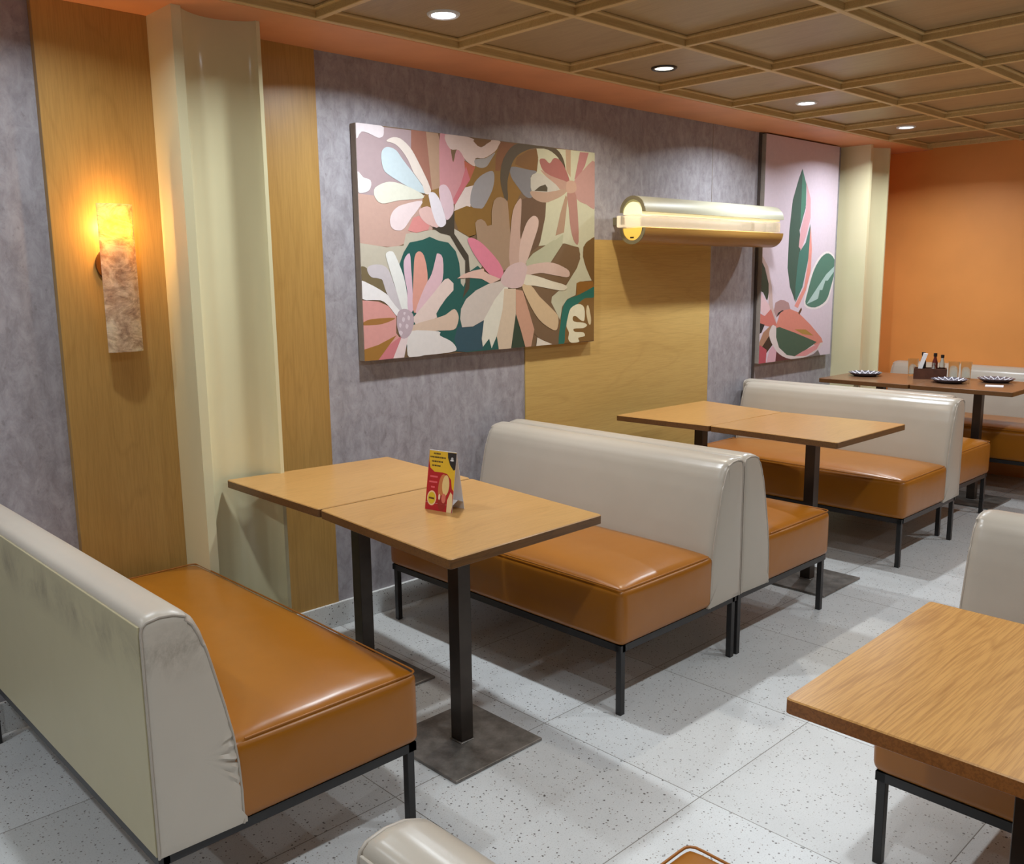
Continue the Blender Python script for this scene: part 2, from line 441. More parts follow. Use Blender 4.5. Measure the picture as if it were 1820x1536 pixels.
# ------------------------------------------------------------------ downlights
def downlight(name, label, dark, group):
    t = thing(name, label, 'ceiling light', group=group)
    MB().lathe([(0.040, 0), (0.043, -0.006), (0.052, -0.008), (0.057, -0.004), (0.058, 0)], 32).build('ring', MAT['ring_dark' if dark else 'ring_white'], t, smooth=40)
    MB().lathe([(0.0001, -0.004), (0.02, -0.0038), (0.041, -0.003)], 32).build('lens', MAT['lens_warm' if dark else 'lens_cool'], t, smooth=60)
    return t
proto_cool = downlight('ceiling_downlight', '', False, None); proto_dark = downlight('ceiling_downlight', '', True, None)
used = {0: False, 1: False}
for ry in LIGHT_ROWS:
    for cx in LIGHT_COLS:
        front = ry == LIGHT_ROWS[0]
        dark = front and abs(cx - 3.426) < .01
        key = 1 if dark else 0; p = proto_dark if dark else proto_cool
        t = copy_tree(p) if used[key] else p; used[key] = True
        for ch in [c for c in t.children if c.type == 'LIGHT']: bpy.data.objects.remove(ch)
        lab = 'recessed white ceiling downlight over the room, outside the picture'
        if front:
            lab = {2.16: 'brightest round cool white downlight in the coffered ceiling above the flower painting',
                   3.426: 'round ceiling downlight with a dark rim, dimmer than the others',
                   4.692: 'cool white ceiling downlight above the end of the horizontal tube wall lamp',
                   5.958: 'smallest cool white ceiling downlight, nearest the orange end wall'}.get(cx, lab)
        place(t, (cx, ry, PANEL), 0, lab, 'round downlights in the coffered ceiling')
        ld = bpy.data.lights.new('downlight_beam', 'AREA'); ld.shape = 'DISK'; ld.size = 0.08
        ld.energy = LIGHT_W * (0.55 if dark else 0.42 if (front and cx < 1) else 1.0) * ROWMUL[LIGHT_ROWS.index(ry)]; ld.color = (1.0, 0.93, 0.80) if dark else (0.87, 0.945, 1.0)
        ld.spread = math.radians(150)
        lo = bpy.data.objects.new('downlight_beam', ld); COL.objects.link(lo); lo.parent = t; lo.location = (0, 0, -0.010)

# ------------------------------------------------------------------ benches
BL, BD = 1.275, 0.70
PROF = [(0.0, 0.252), (0.0, 0.764), (0.003, 0.776), (0.012, 0.784), (0.040, 0.789), (0.07, 0.786), (0.095, 0.776), (0.116, 0.755), (0.130, 0.725),
        (0.146, 0.67), (0.160, 0.61), (0.176, 0.54), (0.190, 0.47), (0.199, 0.40), (0.203, 0.33), (0.203, 0.248)]
def resample(P, step):
    out = []
    for a, b in zip(P, P[1:]):
        k = max(1, round(math.dist(a, b) / step))
        out += [(a[0] + (b[0] - a[0]) * i / k, a[1] + (b[1] - a[1]) * i / k) for i in range(k)]
    return out + [P[-1]]
PROF = resample(PROF, 0.011)
def bench(dirty, BL=BL):
    t = thing('banquette_bench', '', 'bench')
    h = BL / 2
    # steel frame: rails under the upholstery, four legs
    f = MB()
    f.box(0.012, BD - .008, -h + .01, -h + .034, 0.226, 0.25).box(0.012, BD - .008, h - .034, h - .01, 0.226, 0.25)
    f.box(0.001, 0.026, -h + .01, h - .01, 0.226, 0.251).box(BD - .032, BD - .008, -h + .01, h - .01, 0.226, 0.25)
    f.box(0.30, 0.32, -h + .03, h - .03, 0.23, 0.248)
    f.build('frame', MAT['leg'], t)
    for x in (0.003, BD - .036):
        for y in (-h + .012, h - .036):
            MB().box(x, x + .022, y, y + .022, 0, 0.227).build('leg', MAT['leg'], t, bevel=0.0015)
    seat = MB().soft_box(0.17, BD, -h, h - (.045 if dirty else 0), 0.248, 0.446, 0.024, 24, crown=0.03, bulge=0.008).build('seat', MAT['tan_leather'], t, smooth=60)
    e = 0.004; zt = 0.446
    pts = []
    x0, x1, y0, y1 = 0.21, BD - .004, -h + .004, h - .004 - (.045 if dirty else 0)
    pts = [(x0, y0, zt), (x1 - .03, y0, zt)] + [(x1 - .02 + .02 * math.sin(a), y0 + .02 - .02 * math.cos(a), zt - .0) for a in (0.3, 0.8, 1.27)]
    pts += [(x1, y0 + .03, zt), (x1 + .001, 0, zt + .002), (x1, y1 - .03, zt)] + [(x1 - .02 + .02 * math.cos(a), y1 - .02 + .02 * math.sin(a), zt) for a in (0.3, 0.8, 1.27)] + [(x1 - .03, y1, zt), (x0, y1, zt)]
    MB().tube(pts, 0.0026, 8).build('piping', MAT['tan_piping'], seat, smooth=60)
    MB().box(BD * .5, BD * .5 + .0001, -.01, .01, .3, .3001)
    # backrest: solid padded wedge, slightly crowned along its length
    n = len(PROF); steps = 26; vs = []; fs = []
    cx = 0.09; cz = 0.45
    for k in range(steps + 1):
        u = -1 + 2 * k / steps; u = math.copysign(1 - (1 - abs(u)) ** 2.2, u); y = u * h
        edge = max(0.0, abs(u) - 0.972) / 0.028
        sh = 0.010 * edge ** 2
        for (x, z) in PROF:
            dx = -sh * (1 if x > 0.1 else -0.2) if z > .26 else 0
            dz = -sh * (1 if z > 0.7 else 0)
            pf = 0.006 * (1 - abs(u) ** 4) * max(0, math.sin(PI * (z - .25) / .54)) if x > 0.1 else 0
            wr = 0
            
            vs.append((x + dx + pf + wr, y, z + dz))
    for k in range(steps):
        for i in range(n - 1): fs.append((k * n + i, (k + 1) * n + i, (k + 1) * n + i + 1, k * n + i + 1))
        fs.append((k * n + n - 1, (k + 1) * n + n - 1, (k + 1) * n, k * n))
    # padded end faces: a fan whose centre swells slightly
    for k, sg in ((0, -1), (steps, 1)):
        ring = [vs[k * n + i] for i in range(n)]
        prev = [k * n + i for i in range(n)]
        for lev, (s_, dy) in enumerate(((0.95, .003), (0.88, .0045), (0.78, .006), (0.66, .007), (0.5, .008), (0.3, .0085))):
            cur = []
            for i, (x, y, z) in enumerate(ring):
                ycr = 0
                if dirty and sg < 0 and x > 0.1 and 0.32 < z < 0.52: ycr = 0.0065 * math.sin((z - .1 * x) * 210 + lev * .3) * math.sin(PI * (z - .32) / .2) * (1.0, 1.0, .8, .5, .25, 0)[lev]
                cur.append(len(vs)); vs.append((cx + (x - cx) * s_, y + sg * (dy + ycr), cz + (z - cz) * s_))
            for i in range(n):
                j = (i + 1) % n; fs.append((prev[i], prev[j], cur[j], cur[i]))
            prev = cur
        vs.append((cx, k and h + .009 or -h - .009, cz)); c_ = len(vs) - 1
        for i in range(n): fs.append((prev[i], prev[(i + 1) % n], c_))
    back = MB().add(vs, fs).build('backrest', MAT['beige_dirty' if dirty else 'beige_leather'], t, smooth=50)
    for sg in (-1, 1):
        MB().tube([(x + (0.0 if x < .1 else -.009), sg * (h + .0005), z - (.009 if z > .7 else 0)) for x, z in PROF], 0.003, 7).build('piping', MAT['beige_piping'], back, smooth=60)
    MB().box(-0.004, 0.001, -h + .006, h - .006, 0.254, 0.768).build('back_panel', MAT['back_olive_tint' if dirty else 'beige_leather'], t, bevel=0.0015)
    return t
ymid = -0.108 - BL / 2
b1 = place(bench(True, 1.345), (0.656, -1.391 + 1.345 / 2, 0), 0, 'nearest large tan bench with dirt-smudged beige back, in front of the glowing wall sconce')
proto = bench(False)
GB = 'tan and beige leatherette benches of the restaurant'
b1['group'] = GB
spots = [
    (2.898, ymid, PI, 'tan bench with its shiny seat facing the table that carries the red menu card'),
    (2.912, ymid + .002, 0, 'tan bench back to back behind the bench at the menu card table, facing away'),
    (5.066, ymid, PI, 'tan bench facing the middle table under the tube wall lamp'),
    (5.076, ymid + .08, 0, 'tan bench back to back behind the middle table bench, facing the laid table'),
    (X_END - .012, -0.86, PI, 'bench standing against the orange end wall behind the laid table'),
    (2.752, -2.286 - BL / 2, PI, 'beige backed bench cut off by the right edge, behind the nearest oak table'),
    (0.556, -2.306 - BL / 2, 0, 'bench at the bottom edge, showing only its back top and a seat corner'),
]
for i, (x, y, rz, lab) in enumerate(spots):
    r = proto if i == 0 else copy_tree(proto)
    place(r, (x, y, 0), rz, lab, GB)

# ------------------------------------------------------------------ tables
def table(quad, base_xy, label, group, top_mat='table', post_w=0.05, plate=0.36):
    cx, cy = base_xy
    t = thing('pedestal_table', label, 'table', (cx, cy, 0), 0, group)
    q = [(x - cx, y - cy) for x, y in quad]
    # solid top: wood face, darker banded edge; slightly rounded corners
    def inset(poly, d):
        c = (sum(p[0] for p in poly) / len(poly), sum(p[1] for p in poly) / len(poly))
        return [(c[0] + (x - c[0]) * (1 - d), c[1] + (y - c[1]) * (1 - d)) for x, y in poly]
    def roundc(poly, r):
        out = []; n = len(poly)
        for i in range(n):
            p = Vector(poly[i]); a = (Vector(poly[i - 1]) - p).normalized(); b = (Vector(poly[(i + 1) % n]) - p).normalized()
            for s_ in (0, .25, .5, .75, 1):
                p0 = p + a * r; p1 = p; p2 = p + b * r
                out.append(tuple(p0 * (1 - s_) ** 2 + p1 * 2 * s_ * (1 - s_) + p2 * s_ ** 2))
        return out
    poly = roundc(q, 0.010); top = inset(poly, .006); n = len(poly)
    m_ = MB(); lv = [(top, .75), (poly, .7475), (poly, .7235), (top, .722)]
    vs = [(a, b, z) for pl, z in lv for a, b in pl]
    fs = []; mi = []
    m_.v = vs
    for L in range(3):
        for i in range(n):
            j = (i + 1) % n; m_.f.append((L * n + i, L * n + j, (L + 1) * n + j, (L + 1) * n + i)); m_.mi.append(0 if L == 0 else 1)
    m_.f.append(tuple(range(n))); m_.mi.append(0)
    m_.f.append(tuple(reversed(range(3 * n, 4 * n)))); m_.mi.append(1)
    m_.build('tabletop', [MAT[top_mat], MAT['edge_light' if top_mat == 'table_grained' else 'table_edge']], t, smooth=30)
    w = post_w / 2; p = plate / 2
    MB().box(-w, w, -w, w, 0.012, 0.716).build('post', MAT['steel'], t, bevel=0.002)
    MB().box(-.13, .13, -.13, .13, .716, .7225).build('mounting_plate', MAT['leg'], t, bevel=0.001)
    b = MB().box(-p, p, -p, p, 0, 0.010).build('base_plate', MAT['plate_steel'], t, bevel=0.003)
    MB().tube([(-w - .003, -w - .003, .0115), (w + .003, -w - .003, .0115), (w + .003, w + .003, .0115), (-w - .003, w + .003, .0115)], .004, 6, True).build('weld', MAT['plate_steel'], b, smooth=60)
    return t
GT = 'oak pedestal tables in the restaurant'
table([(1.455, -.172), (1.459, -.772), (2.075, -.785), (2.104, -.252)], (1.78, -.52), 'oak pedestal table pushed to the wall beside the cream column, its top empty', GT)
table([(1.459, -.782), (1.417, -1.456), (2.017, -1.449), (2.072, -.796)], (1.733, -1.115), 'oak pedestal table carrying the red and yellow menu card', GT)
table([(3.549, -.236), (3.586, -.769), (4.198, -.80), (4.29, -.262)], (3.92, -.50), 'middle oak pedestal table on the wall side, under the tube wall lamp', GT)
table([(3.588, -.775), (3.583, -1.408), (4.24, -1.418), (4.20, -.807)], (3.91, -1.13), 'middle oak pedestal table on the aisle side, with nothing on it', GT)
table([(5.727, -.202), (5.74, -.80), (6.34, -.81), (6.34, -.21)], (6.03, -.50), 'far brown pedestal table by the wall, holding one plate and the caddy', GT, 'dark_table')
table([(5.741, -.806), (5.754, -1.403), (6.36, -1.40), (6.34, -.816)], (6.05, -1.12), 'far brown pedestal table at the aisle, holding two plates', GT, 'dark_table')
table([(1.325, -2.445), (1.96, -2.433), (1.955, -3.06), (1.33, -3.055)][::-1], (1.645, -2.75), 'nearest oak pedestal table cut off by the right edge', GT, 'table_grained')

# ------------------------------------------------------------------ menu card (tent) on the table
tent = thing('menu_card', 'red and yellow folded paper menu card standing on the front oak table', 'menu card', (1.735, -1.052, .75), math.radians(-78))
TW, TD, TH = 0.105, 0.032, 0.182      # width, half depth, height
# local: x along width, -y is the printed front
def front(u, v, off=0.0):
    return ((u - .5) * TW, -TD * (1 - v) - off, v * TH + off * .17)
mm = MB()
th = 0.0012
for sg in (-1, 1):
    a = [(-TW / 2, sg * TD, 0), (TW / 2, sg * TD, 0), (TW / 2, 0, TH), (-TW / 2, 0, TH)]
    b = [(x, y - sg * th, z) for x, y, z in a]
    mm.add(a + b, [(0, 1, 2, 3), (4, 5, 6, 7), (0, 1, 5, 4), (1, 2, 6, 5), (2, 3, 7, 6), (3, 0, 4, 7)])
mm.add([(-TW / 2, -TD + .003, .022), (TW / 2, -TD + .003, .022), (TW / 2, 0, .034), (-TW / 2, 0, .034), (TW / 2, TD - .003, .022), (-TW / 2, TD - .003, .022)],
       [(0, 1, 2, 3), (3, 2, 4, 5)])
mm.build('folded_card', MAT['paper'], tent)
cardm = []
pm = MB()
def cshape(col, pts, lay):
    cm = flat_mat(col)
    if cm not in cardm: cardm.append(cm)
    P = [front(u, v, .0003 + lay * .00025) for u, v in pts]
    for tr_ in tessellate_polygon([[Vector((u, v, 0)) for u, v in pts]]):
        pm.add([P[i] for i in tr_], [(0, 1, 2)], cardm.index(cm))
def ell(cu, cv, ru, rv, n=20, a0=0, a1=2 * PI): return [(cu + ru * math.cos(a0 + (a1 - a0) * i / n), cv + rv * math.sin(a0 + (a1 - a0) * i / n)) for i in range(n)]
cshape((186, 26, 30), [(0, 0), (1, 0), (1, 1), (0, 1)], 0)
cshape((236, 190, 40), [(0, 1), (0.02, .82), (.08, .70), (.25, .64), (.55, .645), (.72, .63), (.88, .54), (.93, .40), (1, .36), (1, 1)], 1)
cshape((40, 34, 34), [(.68, .985), (1, .985), (1, .72), (.94, .70), (.80, .78), (.70, .90)], 2)
cshape((196, 194, 196), ell(.86, .885, .045, .028), 3)
cshape((232, 230, 230), ell(.86, .86, .07, .012), 4)
for (u0, u1, v) in ((.17, .42, .945), (.05, .62, .885), (.12, .50, .815), (.14, .42, .745)):
    u = u0; i = 0
    while u < u1:
        w = .03 + .012 * ((i * 7) % 3); cshape((74, 52, 18), [(u, v - .013), (u + w, v - .013), (u + w, v + .013), (u, v + .013)], 2); u += w + .012; i += 1
for (u0, u1, v) in ((.10, .38, .56), (.08, .38, .47), (.16, .30, .385)):
    cshape((232, 96, 104), [(u0, v - .014), (u1, v - .014), (u1, v + .014), (u0, v + .014)], 1)
cshape((250, 210, 160), ell(.22, .20, .17, .125), 1); cshape((226, 196, 40), ell(.22, .20, .135, .10), 2)
cshape((110, 66, 20), [(.12, .185), (.32, .18), (.32, .21), (.12, .215)], 3)
cshape((206, 126, 72), ell(.60, .38, .17, .24), 1)
cshape((240, 208, 140), ell(.70, .44, .13, .17), 2)
cshape((160, 40, 26), ell(.60, .14, .15, .13), 2); cshape((222, 120, 100), ell(.66, .22, .08, .08), 3); cshape((248, 224, 190), ell(.50, .235, .035, .05), 3)
cshape((244, 214, 160), [(.80, 0), (.97, 0), (1, .12), (.97, .30), (.90, .34), (.80, .20)], 3)
pm.build('printed_front', cardm, tent)

# ------------------------------------------------------------------ canvas paintings
def painting(name, label, x0, x1, z0, z1, bg, art, depth=0.04):
    t = thing(name, label, 'painting', (x0, 0, z0))
    MB().box(0, x1 - x0, -depth, -0.003, 0, z1 - z0).build('stretched_canvas', MAT['canvas_edge'], t, bevel=0.002)
    mats = [flat_mat(bg)]; pb = MB()
    w, h = x1 - x0, z1 - z0; e = .001
    pb.add([(e, -depth - .0004, e), (w - e, -depth - .0004, e), (w - e, -depth - .0004, h - e), (e, -depth - .0004, h - e)], [(0, 1, 2, 3)])
    for i, (c, flat) in enumerate(art):
        cm = flat_mat(c)
        if cm not in mats: mats.append(cm)
        pts = [(min(w - e, max(e, flat[k] / 1000)), min(h - e, max(e, flat[k + 1] / 1000))) for k in range(0, len(flat), 2)]
        y = -depth - .0006 - i * .000025
        for tr_ in tessellate_polygon([[Vector((a, b, 0)) for a, b in pts]]):
            pb.add([(pts[j][0], y, pts[j][1]) for j in tr_], [(0, 1, 2)], mats.index(cm))
    me = pb
    o = me.build('painted_surface', mats, t)
    return t
# outlines in millimetres on each canvas, back to front
ART_FLOWERS = [
 ((165,144,146),[0,918,2,944,287,945,294,883,323,816,329,748,296,711,162,653,0,660]),
 ((186,152,139),[0,675,120,668,341,686,383,557,372,525,234,484,180,466,111,468,0,477]),
 ((182,174,157),[0,480,133,465,220,473,235,522,373,541,502,550,585,515,674,396,558,281,192,316,0,355]),
 ((152,104,88),[278,947,361,947,374,855,387,706,373,702,339,755,301,829,275,871]),
 ((128,92,34),[594,872,614,826,764,910,876,944,986,948,985,814,894,693,837,538,699,561,642,530,576,515,595,515,526,543,503,597,506,622,530,688,606,779]),
 ((170,138,114),[357,947,423,946,438,888,427,708,383,706,372,806]),
 ((190,134,138),[433,945,436,949,476,949,480,946,487,930,489,907,492,885,496,863,500,842,505,833,510,844,516,867,523,884,533,889,545,887,555,880,565,865,574,842,578,821,574,801,566,781,556,762,546,743,535,724,525,706,518,685,513,664,502,655,481,666,454,690,435,712,427,722,426,730,426,754,426,813,427,891]),
 ((172,90,66),[568,845,632,821,601,765,571,741,546,740,572,799]),
 ((188,104,112),[578,821,601,765,565,726,509,651,500,676,546,743]),
 ((208,192,186),[504,626,509,651,570,730,620,742,637,755,611,698,599,647,578,651]),
 ((124,76,38),[788,946,882,943,811,877,783,815,754,814,758,873]),
 ((202,180,170),[461,945,482,949,551,949,571,948,596,947,615,944,631,939,643,930,652,918,661,911,671,910,681,914,692,919,703,927,714,938,728,946,748,949,771,949,786,947,790,943,786,937,780,930,774,921,766,909,753,898,733,886,708,873,685,864,665,862,647,863,635,860,632,849,635,834,632,825,617,827,596,836,578,846,565,859,553,875,540,886,523,888,503,885,487,889,471,905,459,929]),
 ((116,80,42),[629,939,659,943,703,946,731,946,731,942,717,934,702,927,690,921,677,914,666,911,656,912,648,915,641,920,632,926,624,933]),
 ((150,145,141),[632,854,648,858,673,861,696,865,719,876,743,889,756,895,754,889,743,877,732,864,723,853,714,841,705,832,695,826,685,823,674,821,661,821,646,823,636,827,630,835,627,846]),
 ((144,140,141),[736,812,744,807,748,796,748,783,747,767,742,748,734,727,718,701,698,673,681,652,671,644,664,642,655,643,638,643,618,644,604,650,599,663,599,680,602,698,607,716,616,736,627,754,642,769,660,783,679,794,699,803,720,810]),
 ((98,73,52),[922,695,984,713,1093,703,1087,623,1045,487,970,448,908,501,893,578]),
 ((186,184,157),[1020,934,1183,945,1362,949,1443,949,1443,513,1395,512,1357,482,1354,432,1396,356,1422,313,1370,311,1306,301,1300,242,1237,223,1199,186,1181,108,1120,210,1120,234,1169,262,1231,294,1306,373,1334,423,1325,477,1219,497,1033,482,1045,503,1081,623,1087,691,990,710,982,798,1025,828,1034,883]),
 ((114,76,28),[892,883,964,919,1023,934,1034,894,1022,832,952,835,880,852]),
 ((118,116,119),[858,839,883,841,919,838,952,835,982,833,1010,832,1025,828,1019,823,1000,816,985,806,981,790,981,770,982,752,986,736,992,720,992,710,982,705,966,704,950,708,934,717,917,732,901,747,883,763,864,781,852,798,847,814,847,829]),
 ((78,65,46),[808,699,799,721,789,752,785,782,787,811,793,841,805,869,824,895,849,920,876,938,903,947,932,949,934,949,1126,949,1137,948,1160,943,1179,933,1195,919,1207,904,1216,887,1222,869,1224,857,1223,851,1218,851,1210,856,1200,869,1187,888,1171,905,1151,917,1127,928,1101,935,1072,938,1040,938,1009,935,978,928,946,917,919,906,899,894,883,881,870,867,860,852,853,836,847,820,840,804,834,786,830,766,830,739,833,709,832,689,826,683,817,687]),
 ((152,94,88),[1043,883,1050,890,1064,892,1077,892,1089,886,1101,877,1112,873,1122,879,1131,891,1142,899,1155,901,1169,899,1183,894,1197,884,1212,869,1225,853,1239,833,1251,811,1256,795,1251,787,1238,785,1219,787,1190,794,1154,805,1123,815,1100,822,1080,829,1065,838,1053,853,1045,870]),
 ((170,136,120),[1048,839,1062,836,1090,825,1123,815,1164,807,1212,799,1244,791,1251,780,1243,768,1231,760,1217,755,1198,753,1177,757,1152,769,1124,786,1100,802,1076,817,1055,832]),
 ((180,175,163),[991,810,1003,817,1019,821,1036,822,1051,821,1068,817,1088,809,1121,794,1159,775,1180,759,1175,750,1152,744,1123,740,1084,736,1036,733,1001,735,986,742,982,754,982,767,982,782,984,798]),
 ((72,62,44),[1007,739,1042,761,1082,773,1097,758,1095,740]),
 ((168,140,120),[984,736,1012,737,1055,736,1099,738,1149,746,1203,757,1237,762,1243,756,1230,744,1213,733,1194,723,1170,713,1147,705,1125,698,1103,691,1082,688,1061,688,1041,691,1024,695,1010,700,998,706,990,713,982,721,976,730]),
 ((168,142,116),[1225,947,1263,946,1262,816,1231,846]),
 ((168,116,114),[1290,809,1330,943,1396,945,1368,880,1318,815]),
 ((174,135,127),[1280,793,1301,815,1332,841,1362,863,1393,888,1425,909,1443,904,1443,676,1435,670,1407,680,1381,692,1359,696,1337,701,1318,709,1300,721,1284,737,1274,752,1270,765,1271,777]),
 ((160,130,106),[1225,729,1240,718,1213,550,1152,533,1188,643]),
 ((162,119,107),[1237,746,1252,755,1275,757,1293,749,1302,733,1308,707,1312,672,1317,619,1322,554,1322,509,1315,492,1304,493,1293,502,1282,517,1271,541,1262,568,1256,600,1251,636,1247,669,1241,699,1235,727]),
 ((180,147,128),[1234,794,1251,801,1275,802,1293,798,1302,786,1306,767,1302,753,1284,745,1257,740,1237,742,1229,756,1228,778]),
 ((106,77,36),[1443,531,1442,533,1424,527,1408,518,1394,513,1380,505,1369,495,1361,483,1356,469,1354,453,1356,436,1361,416,1370,394,1385,367,1405,337,1422,315,1436,297,1443,290]),
 ((112,87,60),[1127,406,1212,496,1268,486,1318,481,1334,444,1312,381,1224,298,1175,266,1126,242,1120,210,1187,116,1174,0,1129,0,1029,40,977,80,939,223,935,382]),
 ((120,87,37),[1178,108,1243,214,1443,261,1438,4,1171,3]),
 ((136,92,32),[1305,301,1332,309,1432,309,1443,267,1443,255,1306,230]),
 ((30,102,88),[1173,0,1171,2,1172,30,1179,71,1187,107,1192,137,1198,164,1206,186,1216,202,1228,214,1243,223,1261,229,1283,233,1306,238,1331,245,1358,254,1383,262,1407,271,1431,279,1443,280,1443,228,1443,228,1424,224,1396,225,1371,224,1351,216,1331,206,1313,196,1294,190,1276,184,1262,176,1253,163,1248,147,1243,130,1235,111,1227,89,1221,68,1219,43,1218,17,1213,0,1213,0]),
 ((218,212,182),[1262,176,1279,186,1300,193,1319,196,1336,194,1353,188,1364,177,1369,157,1369,130,1366,112,1360,107,1350,109,1339,113,1326,120,1312,130,1300,136,1290,137,1282,135,1278,131,1276,125,1278,116,1287,109,1307,105,1335,103,1358,100,1373,96,1383,91,1387,86,1383,81,1373,76,1358,72,1335,72,1306,73,1287,72,1281,68,1285,61,1294,56,1313,54,1339,53,1358,50,1367,44,1371,36,1368,30,1354,28,1333,27,1319,24,1320,17,1326,9,1326,3,1310,0,1292,0,1286,0,1268,2,1256,7,1248,15,1243,24,1244,33,1248,44,1249,54,1244,65,1235,76,1230,88,1231,101,1235,116,1240,130,1245,146,1252,163]),
 ((206,190,150),[1384,181,1388,187,1393,189,1398,184,1405,168,1412,143,1417,123,1418,108,1417,96,1414,89,1409,87,1403,89,1397,96,1391,110,1385,129,1381,146,1380,160,1382,172]),
 ((25,82,75),[195,396,219,445,252,486,320,498,362,512,409,497,466,489,508,452,527,400,534,311,549,296,570,333,586,363,637,389,658,374,659,375,710,314,888,224,886,104,913,2,562,0,501,9,402,5,225,8,196,196]),
 ((45,75,86),[509,117,663,141,675,145,658,8,563,3,506,7,488,65]),
 ((44,62,45),[829,1,870,161,914,83,942,4]),
 ((112,97,68),[0,386,4,388,17,386,28,380,34,370,39,356,47,345,62,341,81,341,97,335,112,318,125,295,127,280,112,278,87,283,61,290,36,299,10,310,0,318]),
 ((70,60,45),[563,355,591,359,584,288,542,244,559,296]),
 ((60,52,40),[375,552,449,563,454,586,488,600,505,626,501,528,544,478,582,434,589,359,560,354,562,411,519,463,476,520,419,530]),
 ((206,134,130),[245,536,274,589,306,599,364,560,354,541,289,527]),
 ((140,105,58),[316,629,331,675,369,705,423,720,428,669,371,631]),
 ((186,200,205),[158,868,170,867,183,864,196,858,207,849,218,836,230,823,244,809,260,794,276,779,292,763,310,745,324,730,336,717,347,705,350,697,345,693,333,693,318,695,300,699,278,707,252,716,218,729,179,746,150,760,135,770,129,779,125,789,122,804,120,821,121,835,123,845,127,853,133,859,140,864,148,867]),
 ((218,206,196),[149,890,152,895,162,901,173,906,185,909,201,910,216,908,233,901,251,890,267,877,279,865,290,851,305,829,330,791,359,744,376,709,372,694,356,689,343,691,338,699,335,712,329,727,316,741,300,757,285,773,275,790,266,808,256,825,243,841,228,857,214,869,202,877,191,882,180,885,168,887,155,888]),
 ((210,209,194),[140,727,157,730,174,730,191,729,210,726,230,722,252,716,279,708,308,698,327,689,335,682,335,675,322,670,290,666,245,662,206,658,177,652,152,646,132,642,117,641,107,643,98,647,89,654,82,663,78,673,77,683,78,693,85,703,100,712,120,721]),
 ((220,202,203),[325,661,327,653,315,639,302,625,291,613,278,601,265,589,253,574,240,558,228,546,217,539,207,535,196,534,184,535,171,538,162,544,156,553,153,566,153,578,157,591,164,604,174,616,186,625,201,634,222,641,257,650,298,659]),
 ((212,176,170),[316,629,331,635,352,640,371,635,389,612,407,579,413,556,402,551,379,556,359,562,345,568,333,576,323,584,316,592,310,600,308,608,307,616,309,623]),
 ((208,182,190),[422,725,432,733,446,736,459,734,469,727,479,715,487,701,493,685,498,667,501,651,502,638,500,626,495,615,485,602,471,589,459,585,452,595,446,614,441,631,435,643,428,655,424,669,421,688,419,709]),
 ((220,214,221),[361,684,364,696,372,699,380,700,387,700,395,698,403,693,410,686,418,677,426,662,437,638,448,608,455,585,455,572,451,566,445,561,436,556,425,554,415,556,406,563,397,575,388,593,377,622,367,658]),
 ((216,206,208),[0,947,0,947,13,949,112,949,124,948,137,944,138,939,137,932,137,924,135,914,131,907,124,903,115,900,105,900,93,903,78,908,65,912,52,915,39,917,28,916,17,906,8,891,1,887,0,889]),
 ((224,220,220),[0,760,6,760,17,749,28,739,40,736,53,734,62,730,65,722,65,712,62,703,58,695,51,688,42,683,27,679,9,677,0,681]),
 ((206,146,139),[0,0,0,250,80,243,131,223,169,179,166,108,185,86,148,2,43,0]),
 ((155,106,50),[0,159,1,160,9,164,22,169,43,172,84,174,135,174,164,172,157,166,129,157,98,150,66,147,29,147,4,148,0,149]),
 ((152,107,42),[0,0,0,49,72,64,168,99,129,61,70,0]),
 ((196,116,121),[95,0,70,0,129,61,190,93,191,71,148,2]),
 ((225,221,220),[0,329,2,330,15,326,33,318,59,307,92,291,120,275,141,260,158,243,171,229,182,217,189,205,192,196,190,187,182,179,173,179,161,190,146,208,131,224,119,234,107,242,89,248,58,250,21,250,0,256]),
 ((192,184,187),[29,373,31,380,36,386,45,390,59,393,78,395,95,394,110,391,124,385,137,372,149,349,161,318,173,288,187,256,202,224,210,202,207,195,197,197,183,207,165,225,142,251,125,275,116,295,110,314,105,328,99,335,92,336,84,338,72,340,58,341,47,345,38,353,32,364]),
 ((218,218,214),[126,438,133,445,144,449,154,449,161,448,167,443,175,431,188,407,203,375,215,344,222,317,227,291,230,266,233,240,234,215,232,198,225,190,215,190,205,199,195,221,184,254,173,288,161,323,148,360,138,390,131,411,126,427]),
 ((208,177,191),[218,410,227,426,240,439,250,441,254,426,255,400,256,372,258,344,259,313,260,283,261,252,261,222,259,201,251,192,240,193,232,202,230,224,231,256,231,284,228,305,223,325,220,344,217,367,216,391]),
 ((207,147,131),[276,425,283,440,291,447,300,450,309,449,319,443,327,432,333,415,339,393,342,371,344,352,344,331,339,307,326,272,307,231,291,203,278,191,266,190,259,204,258,239,262,291,266,336,269,371,272,402]),
 ((210,174,181),[402,442,411,441,423,436,431,422,434,395,433,359,427,327,413,305,394,286,373,266,350,241,325,214,305,196,289,187,276,187,273,197,285,225,307,266,327,300,341,321,355,336,366,353,376,376,385,402,392,422,396,434,398,440]),
 ((214,193,184),[427,320,442,331,461,334,490,312,489,282,444,246,409,210,387,182,391,165,275,135,253,165,301,207,373,270]),
 ((203,178,158),[393,164,416,169,429,172,442,176,459,185,477,195,491,199,502,193,510,181,515,169,516,157,513,144,509,132,504,122,498,113,484,107,462,105,431,106,396,107,349,105,294,103,256,105,239,113,236,125,250,136,290,146,347,156]),
 ((215,209,205),[229,112,278,115,347,110,396,104,409,99,404,92,405,85,421,77,444,68,463,59,477,50,488,40,495,31,499,23,499,16,491,11,471,8,442,6,412,5,382,4,348,4,317,4,285,1,277,0,231,0,231,0,222,12,221,31,222,51,217,73,214,97]),
